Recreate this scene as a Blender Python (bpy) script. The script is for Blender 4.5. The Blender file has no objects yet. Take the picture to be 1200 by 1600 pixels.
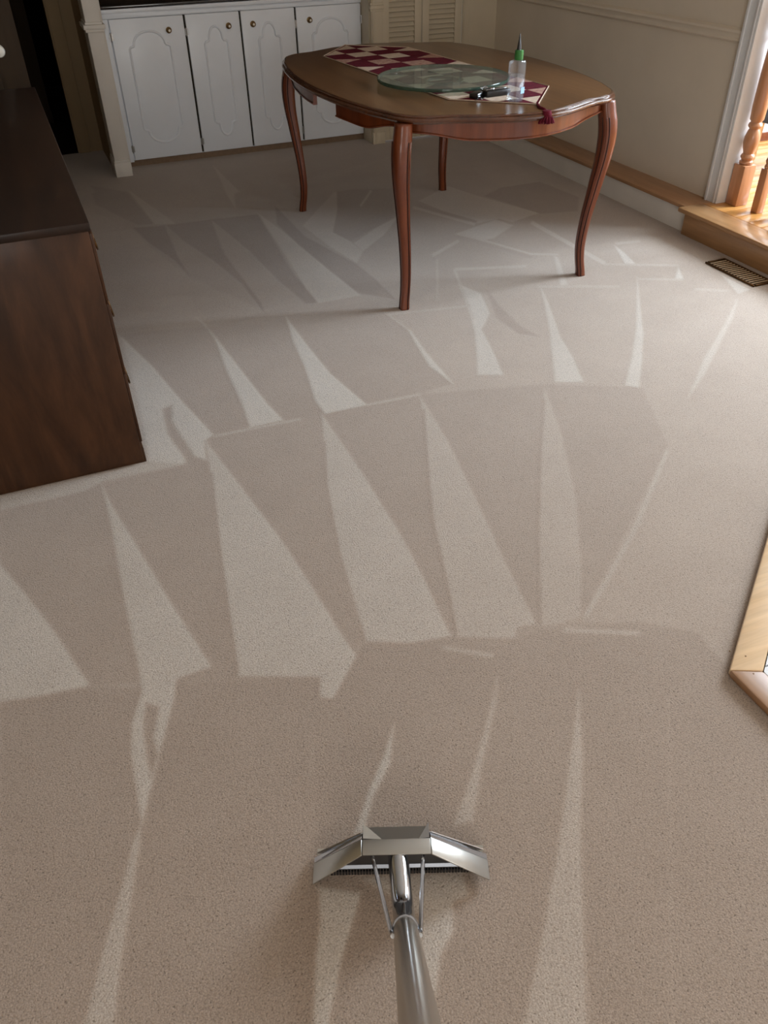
import bpy, bmesh, math, random
import numpy as np
from mathutils import Vector, Matrix

random.seed(7)
scene = bpy.context.scene
COL = scene.collection
PI = math.pi

# ------------------------------------------------------------------ camera
CAM_H = 1.45
def basis(p, r, y):
    f = np.array([math.sin(y)*math.cos(p), math.cos(y)*math.cos(p), -math.sin(p)])
    rt = np.array([math.cos(y), -math.sin(y), 0.0])
    dn = np.cross(f, rt)
    a = math.cos(r)*rt + math.sin(r)*dn
    b = -math.sin(r)*rt + math.cos(r)*dn
    return a, b, f
ra, dn, fw = basis(math.radians(38.17), math.radians(1.125), math.radians(22.21))
cd = bpy.data.cameras.new('camera')
cam = bpy.data.objects.new('camera', cd)
COL.objects.link(cam)
cd.sensor_fit = 'HORIZONTAL'; cd.sensor_width = 36.0; cd.lens = 1248.0/1200.0*36.0
cd.clip_start = 0.02
cam.matrix_world = Matrix(((ra[0], -dn[0], -fw[0], 0), (ra[1], -dn[1], -fw[1], 0), (ra[2], -dn[2], -fw[2], CAM_H), (0, 0, 0, 1)))
scene.camera = cam

# ------------------------------------------------------------------ world, daylight and exposure
scene.view_settings.view_transform = 'Standard'
scene.view_settings.look = 'None'
scene.view_settings.gamma = 1.0
scene.view_settings.use_curve_mapping = False
scene.view_settings.exposure = 0.24
scene.cycles.adaptive_threshold = 0.03; scene.cycles.max_bounces = 7; scene.cycles.diffuse_bounces = 4; scene.cycles.glossy_bounces = 4
scene.cycles.caustics_reflective = False; scene.cycles.caustics_refractive = False
w = bpy.data.worlds.new('daylight'); scene.world = w; w.use_nodes = True
w.node_tree.nodes['Background'].inputs[0].default_value = (0.80, 0.88, 1.0, 1)
w.node_tree.nodes['Background'].inputs[1].default_value = 1.0

def area(name, loc, target, sx, sy, power, col):
    l = bpy.data.lights.new(name, 'AREA'); l.shape = 'RECTANGLE'; l.size = sx; l.size_y = sy
    l.energy = power; l.color = col
    o = bpy.data.objects.new(name, l); COL.objects.link(o); o.location = loc
    o.rotation_euler = (Vector(target)-Vector(loc)).to_track_quat('-Z', 'Y').to_euler()
    return o
# daylight arriving through the kitchen window; rear and entry lamps are added fill
area('kitchen_window_daylight', (5.12, 2.48, 1.75), (3.0, 2.52, 0.95), 1.3, 1.3, 245, (0.74, 0.87, 1.0))
area('rear_fill', (-0.3, -2.42, 1.45), (0.9, 2.0, 0.9), 1.8, 1.4, 38, (1.0, 0.95, 0.89))
area('entry_fill', (3.12, -0.6, 1.35), (0.6, 0.9, 0.2), 1.2, 1.6, 9, (1.0, 0.96, 0.91))

# ------------------------------------------------------------------ materials
def newmat(name):
    m = bpy.data.materials.new(name); m.use_nodes = True
    nt = m.node_tree; b = nt.nodes['Principled BSDF']
    return m, nt, b
def setin(b, **k):
    for n, v in k.items():
        b.inputs[n.replace('_', ' ')].default_value = v
def rgb(r, g, b):
    f = lambda c: (c/255/12.92 if c/255 <= .04045 else ((c/255+.055)/1.055)**2.4)
    return (f(r), f(g), f(b), 1)
def coords(nt, sc=(1, 1, 1), rot=(0, 0, 0)):
    g = nt.nodes.new('ShaderNodeNewGeometry')
    mp = nt.nodes.new('ShaderNodeMapping'); mp.inputs['Scale'].default_value = sc; mp.inputs['Rotation'].default_value = rot
    nt.links.new(g.outputs['Position'], mp.inputs['Vector'])
    return mp.outputs[0]
def noise(nt, vec, scale, detail=3, rough=.55, dist=0.0):
    n = nt.nodes.new('ShaderNodeTexNoise'); n.inputs['Scale'].default_value = scale
    n.inputs['Detail'].default_value = detail; n.inputs['Roughness'].default_value = rough; n.inputs['Distortion'].default_value = dist
    nt.links.new(vec, n.inputs['Vector']); return n.outputs['Fac']
def ramp(nt, fac, stops):
    r = nt.nodes.new('ShaderNodeValToRGB'); e = r.color_ramp.elements
    e[0].position, e[0].color = stops[0]; e[1].position, e[1].color = stops[-1]
    for p, c in stops[1:-1]:
        x = e.new(p); x.color = c
    nt.links.new(fac, r.inputs[0]); return r.outputs[0]
def bump(nt, b, h, strength, dist):
    bp = nt.nodes.new('ShaderNodeBump'); bp.inputs['Strength'].default_value = strength; bp.inputs['Distance'].default_value = dist
    nt.links.new(h, bp.inputs['Height']); nt.links.new(bp.outputs[0], b.inputs['Normal'])
def mixc(nt, fac, a, bcol, mode='MIX'):
    m = nt.nodes.new('ShaderNodeMix'); m.data_type = 'RGBA'; m.blend_type = mode
    for s, v in ((0, fac), (6, a), (7, bcol)):
        if hasattr(v, 'links'): nt.links.new(v, m.inputs[s])
        else: m.inputs[s].default_value = v
    return m.outputs[2]
def paint(name, c, rough=.5, spec=.4, var=.06, sc=6):
    m, nt, b = newmat(name)
    v = coords(nt); f = noise(nt, v, sc, 4)
    lo = tuple(x*(1-var) for x in c[:3])+(1,); hi = tuple(min(1, x*(1+var)) for x in c[:3])+(1,)
    nt.links.new(ramp(nt, f, [(.3, lo), (.7, hi)]), b.inputs['Base Color'])
    setin(b, Roughness=rough); b.inputs['Specular IOR Level'].default_value = spec
    bump(nt, b, noise(nt, v, 220, 2), .06, .002)
    return m
def wood(name, c1, c2, rough, along='Y', scale=14, dist=1.6, coat=0.0, stretch=.08):
    m, nt, b = newmat(name)
    s = {'X': (stretch, 1, 1), 'Y': (1, stretch, 1), 'Z': (1, 1, stretch)}[along]
    v = coords(nt, s)
    f = noise(nt, v, scale, 5, .6, dist); g = noise(nt, v, scale*7, 3, .6, .4)
    base = ramp(nt, f, [(.3, c1), (.7, c2)])
    fine = ramp(nt, g, [(.35, (.75, .72, .7, 1)), (.65, (1, 1, 1, 1))])
    nt.links.new(mixc(nt, .6, base, fine, 'MULTIPLY'), b.inputs['Base Color'])
    setin(b, Roughness=rough); b.inputs['Coat Weight'].default_value = coat; b.inputs['Coat Roughness'].default_value = .12
    bump(nt, b, g, .05, .001)
    return m
M = {}
M['cabinet_white'] = paint('cabinet_white', rgb(238, 243, 250), .32, .5, .02)
M['trim_white'] = paint('trim_white', rgb(222, 222, 222), .42, .5, .03)
M['pillar_white'] = paint('pillar_white', rgb(226, 220, 211), .45, .4, .04)
M['cream'] = paint('cream', rgb(205, 192, 168), .45, .4, .04)
M['wall_beige'] = paint('wall_beige', rgb(220, 208, 190), .7, .25, .04, 3)
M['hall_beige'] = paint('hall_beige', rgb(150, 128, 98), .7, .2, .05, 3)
M['ceiling'] = paint('ceiling', rgb(232, 230, 225), .8, .2, .02)
M['kitchen_white'] = paint('kitchen_white', rgb(240, 240, 240), .5, .4, .02)
M['knob_white'] = paint('knob_white', rgb(240, 236, 225), .2, .5, .01)
M['oak'] = wood('oak', rgb(150, 108, 74), rgb(174, 132, 94), .4, 'Y', 9, 1.0, .25)
M['oak_step'] = wood('oak_step', rgb(158, 112, 68), rgb(188, 144, 98), .36, 'Y', 8, 1.0, .35)
M['oak_pale'] = wood('oak_pale', rgb(222, 186, 142), rgb(236, 206, 168), .3, 'X', 8, 1.0, .3)
M['pine'] = wood('pine', rgb(176, 116, 56), rgb(204, 150, 84), .34, 'X', 10, 1.2, .2)
M['post_wood'] = wood('post_wood', rgb(176, 120, 82), rgb(200, 146, 106), .3, 'Z', 10, .6, .4)
M['mahogany'] = wood('mahogany', rgb(94, 42, 17), rgb(130, 64, 29), .34, 'Z', 14, .8, .25)
M['tabletop'] = wood('tabletop', rgb(92, 60, 34), rgb(118, 82, 50), .3, 'Y', 12, .8, .25, .05)
M['table_edge'] = wood('table_edge', rgb(74, 42, 25), rgb(100, 58, 34), .22, 'Y', 12, .6, .6)
M['walnut'] = wood('walnut', rgb(52, 32, 19), rgb(80, 51, 31), .5, 'Z', 7, 2.6, .08, .22)
M['walnut_top'] = wood('walnut_top', rgb(34, 20, 12), rgb(48, 30, 18), .45, 'Y', 8, 1.2, .05)
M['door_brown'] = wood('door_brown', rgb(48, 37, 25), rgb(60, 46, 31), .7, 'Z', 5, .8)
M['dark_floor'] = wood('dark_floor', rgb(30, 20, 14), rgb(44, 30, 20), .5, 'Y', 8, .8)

for k_ in ('walnut_top', 'door_brown', 'walnut'): M[k_].node_tree.nodes['Principled BSDF'].inputs['Specular IOR Level'].default_value = .22

def carpet_mat(name, nap_shade=True):
    m, nt, b = newmat(name)
    v = coords(nt)
    base = nt.nodes.new('ShaderNodeRGB'); base.outputs[0].default_value = rgb(176, 158, 138)
    c = base.outputs[0]
    if nap_shade:
        a = nt.nodes.new('ShaderNodeAttribute'); a.attribute_name = 'nap_shade'; a.attribute_type = 'GEOMETRY'
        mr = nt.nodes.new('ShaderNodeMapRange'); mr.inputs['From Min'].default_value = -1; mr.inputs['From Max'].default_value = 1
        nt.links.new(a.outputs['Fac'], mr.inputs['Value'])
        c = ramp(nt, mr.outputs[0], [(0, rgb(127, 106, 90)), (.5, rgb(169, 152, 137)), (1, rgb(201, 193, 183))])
    big = ramp(nt, noise(nt, v, 5, 4, .6), [(.3, (.93, .92, .91, 1)), (.7, (1.0, 1.0, 1.0, 1))])
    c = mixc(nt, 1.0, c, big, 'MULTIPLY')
    vo = nt.nodes.new('ShaderNodeTexVoronoi'); vo.inputs['Scale'].default_value = 300; vo.inputs['Randomness'].default_value = 1.0
    nt.links.new(v, vo.inputs['Vector']); mid = vo.outputs['Distance']
    pit = noise(nt, v, 230, 2, .5); fine = noise(nt, v, 330, 2, .6)
    c = mixc(nt, 1.0, c, ramp(nt, mid, [(.10, (1.07, 1.07, 1.07, 1)), (.55, (1, 1, 1, 1)), (.85, (.86, .85, .84, 1))]), 'MULTIPLY')
    c = mixc(nt, 1.0, c, ramp(nt, pit, [(.29, (.48, .46, .44, 1)), (.38, (1, 1, 1, 1)), (.75, (1.06, 1.06, 1.06, 1))]), 'MULTIPLY')
    c = mixc(nt, 1.0, c, ramp(nt, fine, [(.30, (.76, .75, .74, 1)), (.70, (1.15, 1.15, 1.15, 1))]), 'MULTIPLY')
    nt.links.new(c, b.inputs['Base Color'])
    setin(b, Roughness=.95); b.inputs['Specular IOR Level'].default_value = .1
    b.inputs['Sheen Weight'].default_value = .4; b.inputs['Sheen Roughness'].default_value = .5
    ad = nt.nodes.new('ShaderNodeMath'); ad.operation = 'ADD'
    ad.operation = 'SUBTRACT'; nt.links.new(pit, ad.inputs[0]); nt.links.new(mid, ad.inputs[1])
    bump(nt, b, ad.outputs[0], .28, .0024)
    return m
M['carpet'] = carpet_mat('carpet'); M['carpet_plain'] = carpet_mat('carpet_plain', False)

def metal(name, c, rough, var=.1):
    m, nt, b = newmat(name)
    setin(b, Metallic=1.0); b.inputs['Base Color'].default_value = c
    f = noise(nt, coords(nt), 60, 3)
    mr = nt.nodes.new('ShaderNodeMapRange'); mr.inputs['To Min'].default_value = rough*(1-var); mr.inputs['To Max'].default_value = rough*(1+var)
    nt.links.new(f, mr.inputs['Value']); nt.links.new(mr.outputs[0], b.inputs['Roughness'])
    return m
M['steel'] = metal('steel', rgb(188, 186, 180), .30, .04)
M['tube_steel'] = metal('tube_steel', rgb(178, 172, 162), .24, .03)
M['chrome'] = metal('chrome', rgb(196, 198, 202), .14, .02)
M['bronze'] = metal('bronze', rgb(96, 70, 44), .42)
M['old_brass'] = metal('old_brass', rgb(120, 96, 66), .35)
M['hinge'] = metal('hinge', rgb(190, 190, 190), .3)
def plain(name, c, rough=.5, spec=.5, coat=0, var=.08, sc=40):
    m = paint(name, c, rough, spec, var, sc)
    m.node_tree.nodes['Principled BSDF'].inputs['Coat Weight'].default_value = coat
    return m
M['stone_dark'] = plain('stone_dark', rgb(40, 32, 28), .12, .6, .4, .5, 14)
M['black_plastic'] = plain('black_plastic', rgb(20, 20, 22), .3, .5, .2)
M['black_pad'] = plain('black_pad', rgb(38, 40, 44), .7, .3)
M['register_brown'] = plain('register_brown', rgb(176, 148, 116), .4, .5)
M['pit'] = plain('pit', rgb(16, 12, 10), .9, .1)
M['gap_dark'] = plain('gap_dark', rgb(60, 55, 50), .9, .1)
M['groove_dark'] = plain('groove_dark', rgb(34, 14, 8), .5, .2)
M['dark_steel'] = metal('dark_steel', rgb(112, 114, 118), .38, .03)
M['toe_brown'] = plain('toe_brown', rgb(134, 112, 92), .8, .2)
M['tile_white'] = plain('tile_white', rgb(226, 228, 230), .2, .5, .2, .03, 12)
def cloth(name, c, c2):
    m, nt, b = newmat(name); v = coords(nt)
    nt.links.new(ramp(nt, noise(nt, v, 40, 4, .7), [(.35, c), (.65, c2)]), b.inputs['Base Color'])
    setin(b, Roughness=.9); b.inputs['Specular IOR Level'].default_value = .15;     bump(nt, b, noise(nt, v, 500, 2), .3, .001)
    return m
M['burgundy'] = cloth('burgundy', rgb(78, 16, 30), rgb(104, 26, 42))
M['cream_cloth'] = cloth('cream_cloth', rgb(190, 168, 148), rgb(212, 192, 172))
M['rose_cloth'] = cloth('rose_cloth', rgb(150, 108, 96), rgb(190, 156, 138))
def glass(name, tint, milk, milkc, rough=.02):
    m, nt, b = newmat(name); nt.nodes.remove(b)
    out = nt.nodes['Material Output']
    tr = nt.nodes.new('ShaderNodeBsdfTransparent'); tr.inputs[0].default_value = tint
    df = nt.nodes.new('ShaderNodeBsdfDiffuse'); df.inputs[0].default_value = milkc
    gl = nt.nodes.new('ShaderNodeBsdfGlossy'); gl.inputs['Roughness'].default_value = rough
    lw = nt.nodes.new('ShaderNodeLayerWeight'); lw.inputs['Blend'].default_value = .5
    pw = nt.nodes.new('ShaderNodeMath'); pw.operation = 'POWER'; pw.inputs[1].default_value = 5.0
    nt.links.new(lw.outputs['Facing'], pw.inputs[0])
    fr = nt.nodes.new('ShaderNodeMath'); fr.operation = 'MULTIPLY_ADD'; fr.inputs[1].default_value = .5; fr.inputs[2].default_value = .04
    nt.links.new(pw.outputs[0], fr.inputs[0])
    m1 = nt.nodes.new('ShaderNodeMixShader'); m1.inputs[0].default_value = milk
    nt.links.new(tr.outputs[0], m1.inputs[1]); nt.links.new(df.outputs[0], m1.inputs[2])
    m2 = nt.nodes.new('ShaderNodeMixShader'); nt.links.new(fr.outputs[0], m2.inputs[0])
    nt.links.new(m1.outputs[0], m2.inputs[1]); nt.links.new(gl.outputs[0], m2.inputs[2])
    nt.links.new(m2.outputs[0], out.inputs['Surface'])
    return m
M['glass_green'] = glass('glass_green', (.88, .93, .90, 1), .15, rgb(160, 166, 152))
M['glass_rim'] = glass('glass_rim', (.45, .58, .52, 1), .25, rgb(96, 118, 106))
M['bottle_clear'] = glass('bottle_clear', (.96, .97, .98, 1), .09, rgb(215, 222, 230))
M['bottle_blue'] = plain('bottle_blue', rgb(150, 190, 225), .3, .5)
M['cap_green'] = plain('cap_green', rgb(58, 124, 60), .35, .5)
M['window_glass'] = glass('window_glass', (.97, .98, .98, 1), .0, (1, 1, 1, 1))

# ------------------------------------------------------------------ builders
WORLD = {}
def link(o, origin, parent=None):
    COL.objects.link(o)
    WORLD[o.name] = Vector(origin)
    if parent is not None:
        o.parent = parent
        o.location = Vector(origin)-WORLD[parent.name]
    else:
        o.location = origin
    return o
def thing(name, label, cat, loc, group=None):
    o = bpy.data.objects.new(name, None); o.empty_display_size = .1
    link(o, loc); o['label'] = label; o['category'] = cat
    if group: o['group'] = group
    return o
def tag(o, label, cat, group=None):
    o['label'] = label; o['category'] = cat
    if group: o['group'] = group
    return o
def struct(o, label=None):
    o['kind'] = 'structure'
    if label: o['label'] = label
    return o
def finish(name, bm, mat, parent=None, smooth=False, bevel=0, seg=2, origin=None):
    if bevel:
        bmesh.ops.remove_doubles(bm, verts=bm.verts, dist=1e-6)
        ed = [e for e in bm.edges if len(e.link_faces) == 2 and e.calc_face_angle(0) > .5]
        bmesh.ops.bevel(bm, geom=ed, offset=bevel, segments=seg, affect='EDGES', profile=.5, clamp_overlap=True)
    bmesh.ops.recalc_face_normals(bm, faces=bm.faces)
    if origin is None:
        a = np.array([v.co[:] for v in bm.verts]); mn, mx = a.min(0), a.max(0)
        origin = ((mn[0]+mx[0])/2, (mn[1]+mx[1])/2, mn[2])
    bmesh.ops.translate(bm, verts=bm.verts, vec=-Vector(origin))
    me = bpy.data.meshes.new(name); bm.to_mesh(me); bm.free()
    if isinstance(mat, (list, tuple)):
        for x in mat: me.materials.append(M[x])
    else: me.materials.append(M[mat])
    if smooth:
        for p in me.polygons: p.use_smooth = True
        if smooth != 'all':
            me.set_sharp_from_angle(angle=math.radians(38))
    return link(bpy.data.objects.new(name, me), origin, parent)
def addbox(bm, a, b, rot=None, piv=None):
    vs = [bm.verts.new((x, y, z)) for z in (a[2], b[2]) for y in (a[1], b[1]) for x in (a[0], b[0])]
    for f in ((0, 2, 3, 1), (4, 5, 7, 6), (0, 1, 5, 4), (1, 3, 7, 5), (3, 2, 6, 7), (2, 0, 4, 6)):
        bm.faces.new([vs[i] for i in f])
    if rot is not None:
        bmesh.ops.rotate(bm, verts=vs, cent=piv or [(a[i]+b[i])/2 for i in range(3)], matrix=rot)
    return vs
def box(name, a, b, mat, parent=None, bevel=0.0, rot=None, piv=None):
    bm = bmesh.new(); addbox(bm, a, b, rot, piv)
    return finish(name, bm, mat, parent, bool(bevel), bevel)
def addprism(bm, pts, z0, z1):
    lo = [bm.verts.new((p[0], p[1], z0)) for p in pts]; hi = [bm.verts.new((p[0], p[1], z1)) for p in pts]
    n = len(pts)
    bm.faces.new(hi); bm.faces.new(lo[::-1])
    for i in range(n):
        bm.faces.new((lo[i], lo[(i+1) % n], hi[(i+1) % n], hi[i]))
def prism(name, pts, z0, z1, mat, parent=None, bevel=0.0):
    bm = bmesh.new(); addprism(bm, pts, z0, z1)
    return finish(name, bm, mat, parent, bool(bevel), bevel)
def addlathe(bm, prof, c, n=24, axis=(0, 0, 1), ring=False):
    q = Vector((0, 0, 1)).rotation_difference(Vector(axis)); rings = []
    for r, z in prof:
        rings.append([bm.verts.new(Vector(c)+q @ Vector((r*math.cos(2*PI*k/n), r*math.sin(2*PI*k/n), z))) for k in range(n)])
    for a, b in list(zip(rings, rings[1:]))+([(rings[-1], rings[0])] if ring else []):
        for k in range(n):
            bm.faces.new((a[k], a[(k+1) % n], b[(k+1) % n], b[k]))
    if not ring:
        bm.faces.new(rings[0][::-1]); bm.faces.new(rings[-1])
def lathe(name, prof, c, mat, parent=None, n=24, axis=(0, 0, 1), ring=False):
    bm = bmesh.new(); addlathe(bm, prof, c, n, axis, ring)
    return finish(name, bm, mat, parent, True)
def frames(pts, closed=False):
    n = len(pts); T = []
    for i in range(n):
        a = pts[(i-1) % n] if (closed or i) else pts[i]
        b = pts[(i+1) % n] if (closed or i < n-1) else pts[i]
        T.append((Vector(b)-Vector(a)).normalized())
    ref = Vector((0, 0, 1)) if abs(T[0].z) < .9 else Vector((0, 1, 0))
    N = [(ref-T[0]*ref.dot(T[0])).normalized()]
    for i in range(1, n):
        v = N[-1]-T[i]*N[-1].dot(T[i]); N.append(v.normalized())
    return T, N
def addtube(bm, pts, r, n=10, closed=False):
    T, N = frames(pts, closed); rings = []
    for i, p in enumerate(pts):
        rr = r[i] if isinstance(r, (list, tuple)) else r
        B = T[i].cross(N[i])
        rings.append([bm.verts.new(Vector(p)+(N[i]*math.cos(2*PI*k/n)+B*math.sin(2*PI*k/n))*rr) for k in range(n)])
    pr = list(zip(rings, rings[1:]))+([(rings[-1], rings[0])] if closed else [])
    for a, b in pr:
        for k in range(n):
            bm.faces.new((a[k], a[(k+1) % n], b[(k+1) % n], b[k]))
    if not closed:
        bm.faces.new(rings[0][::-1]); bm.faces.new(rings[-1])
def tube(name, pts, r, mat, parent=None, n=10, closed=False):
    bm = bmesh.new(); addtube(bm, pts, r, n, closed)
    return finish(name, bm, mat, parent, True)
def smoothpath(pts, k=6):
    out = []; P = [Vector(p) for p in pts]; n = len(P)
    for i in range(n-1):
        p0, p1, p2, p3 = P[max(i-1, 0)], P[i], P[i+1], P[min(i+2, n-1)]
        for j in range(k):
            t = j/k
            out.append(.5*((2*p1)+(p2-p0)*t+(2*p0-5*p1+4*p2-p3)*t*t+(3*p1-p0-3*p2+p3)*t**3))
    out.append(P[-1]); return out
def share(src, name, loc, parent):
    o = bpy.data.objects.new(name, src.data)
    return link(o, loc, parent)

# ================================================================== THE ROOM
XW = 3.21      # upper wall beside the table
XL = 3.04      # low wall under the oak ledge
YC = 5.64      # closet wall
YF = 5.786     # cabinet door fronts
ZU = 0.13      # upper floor level

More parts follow.
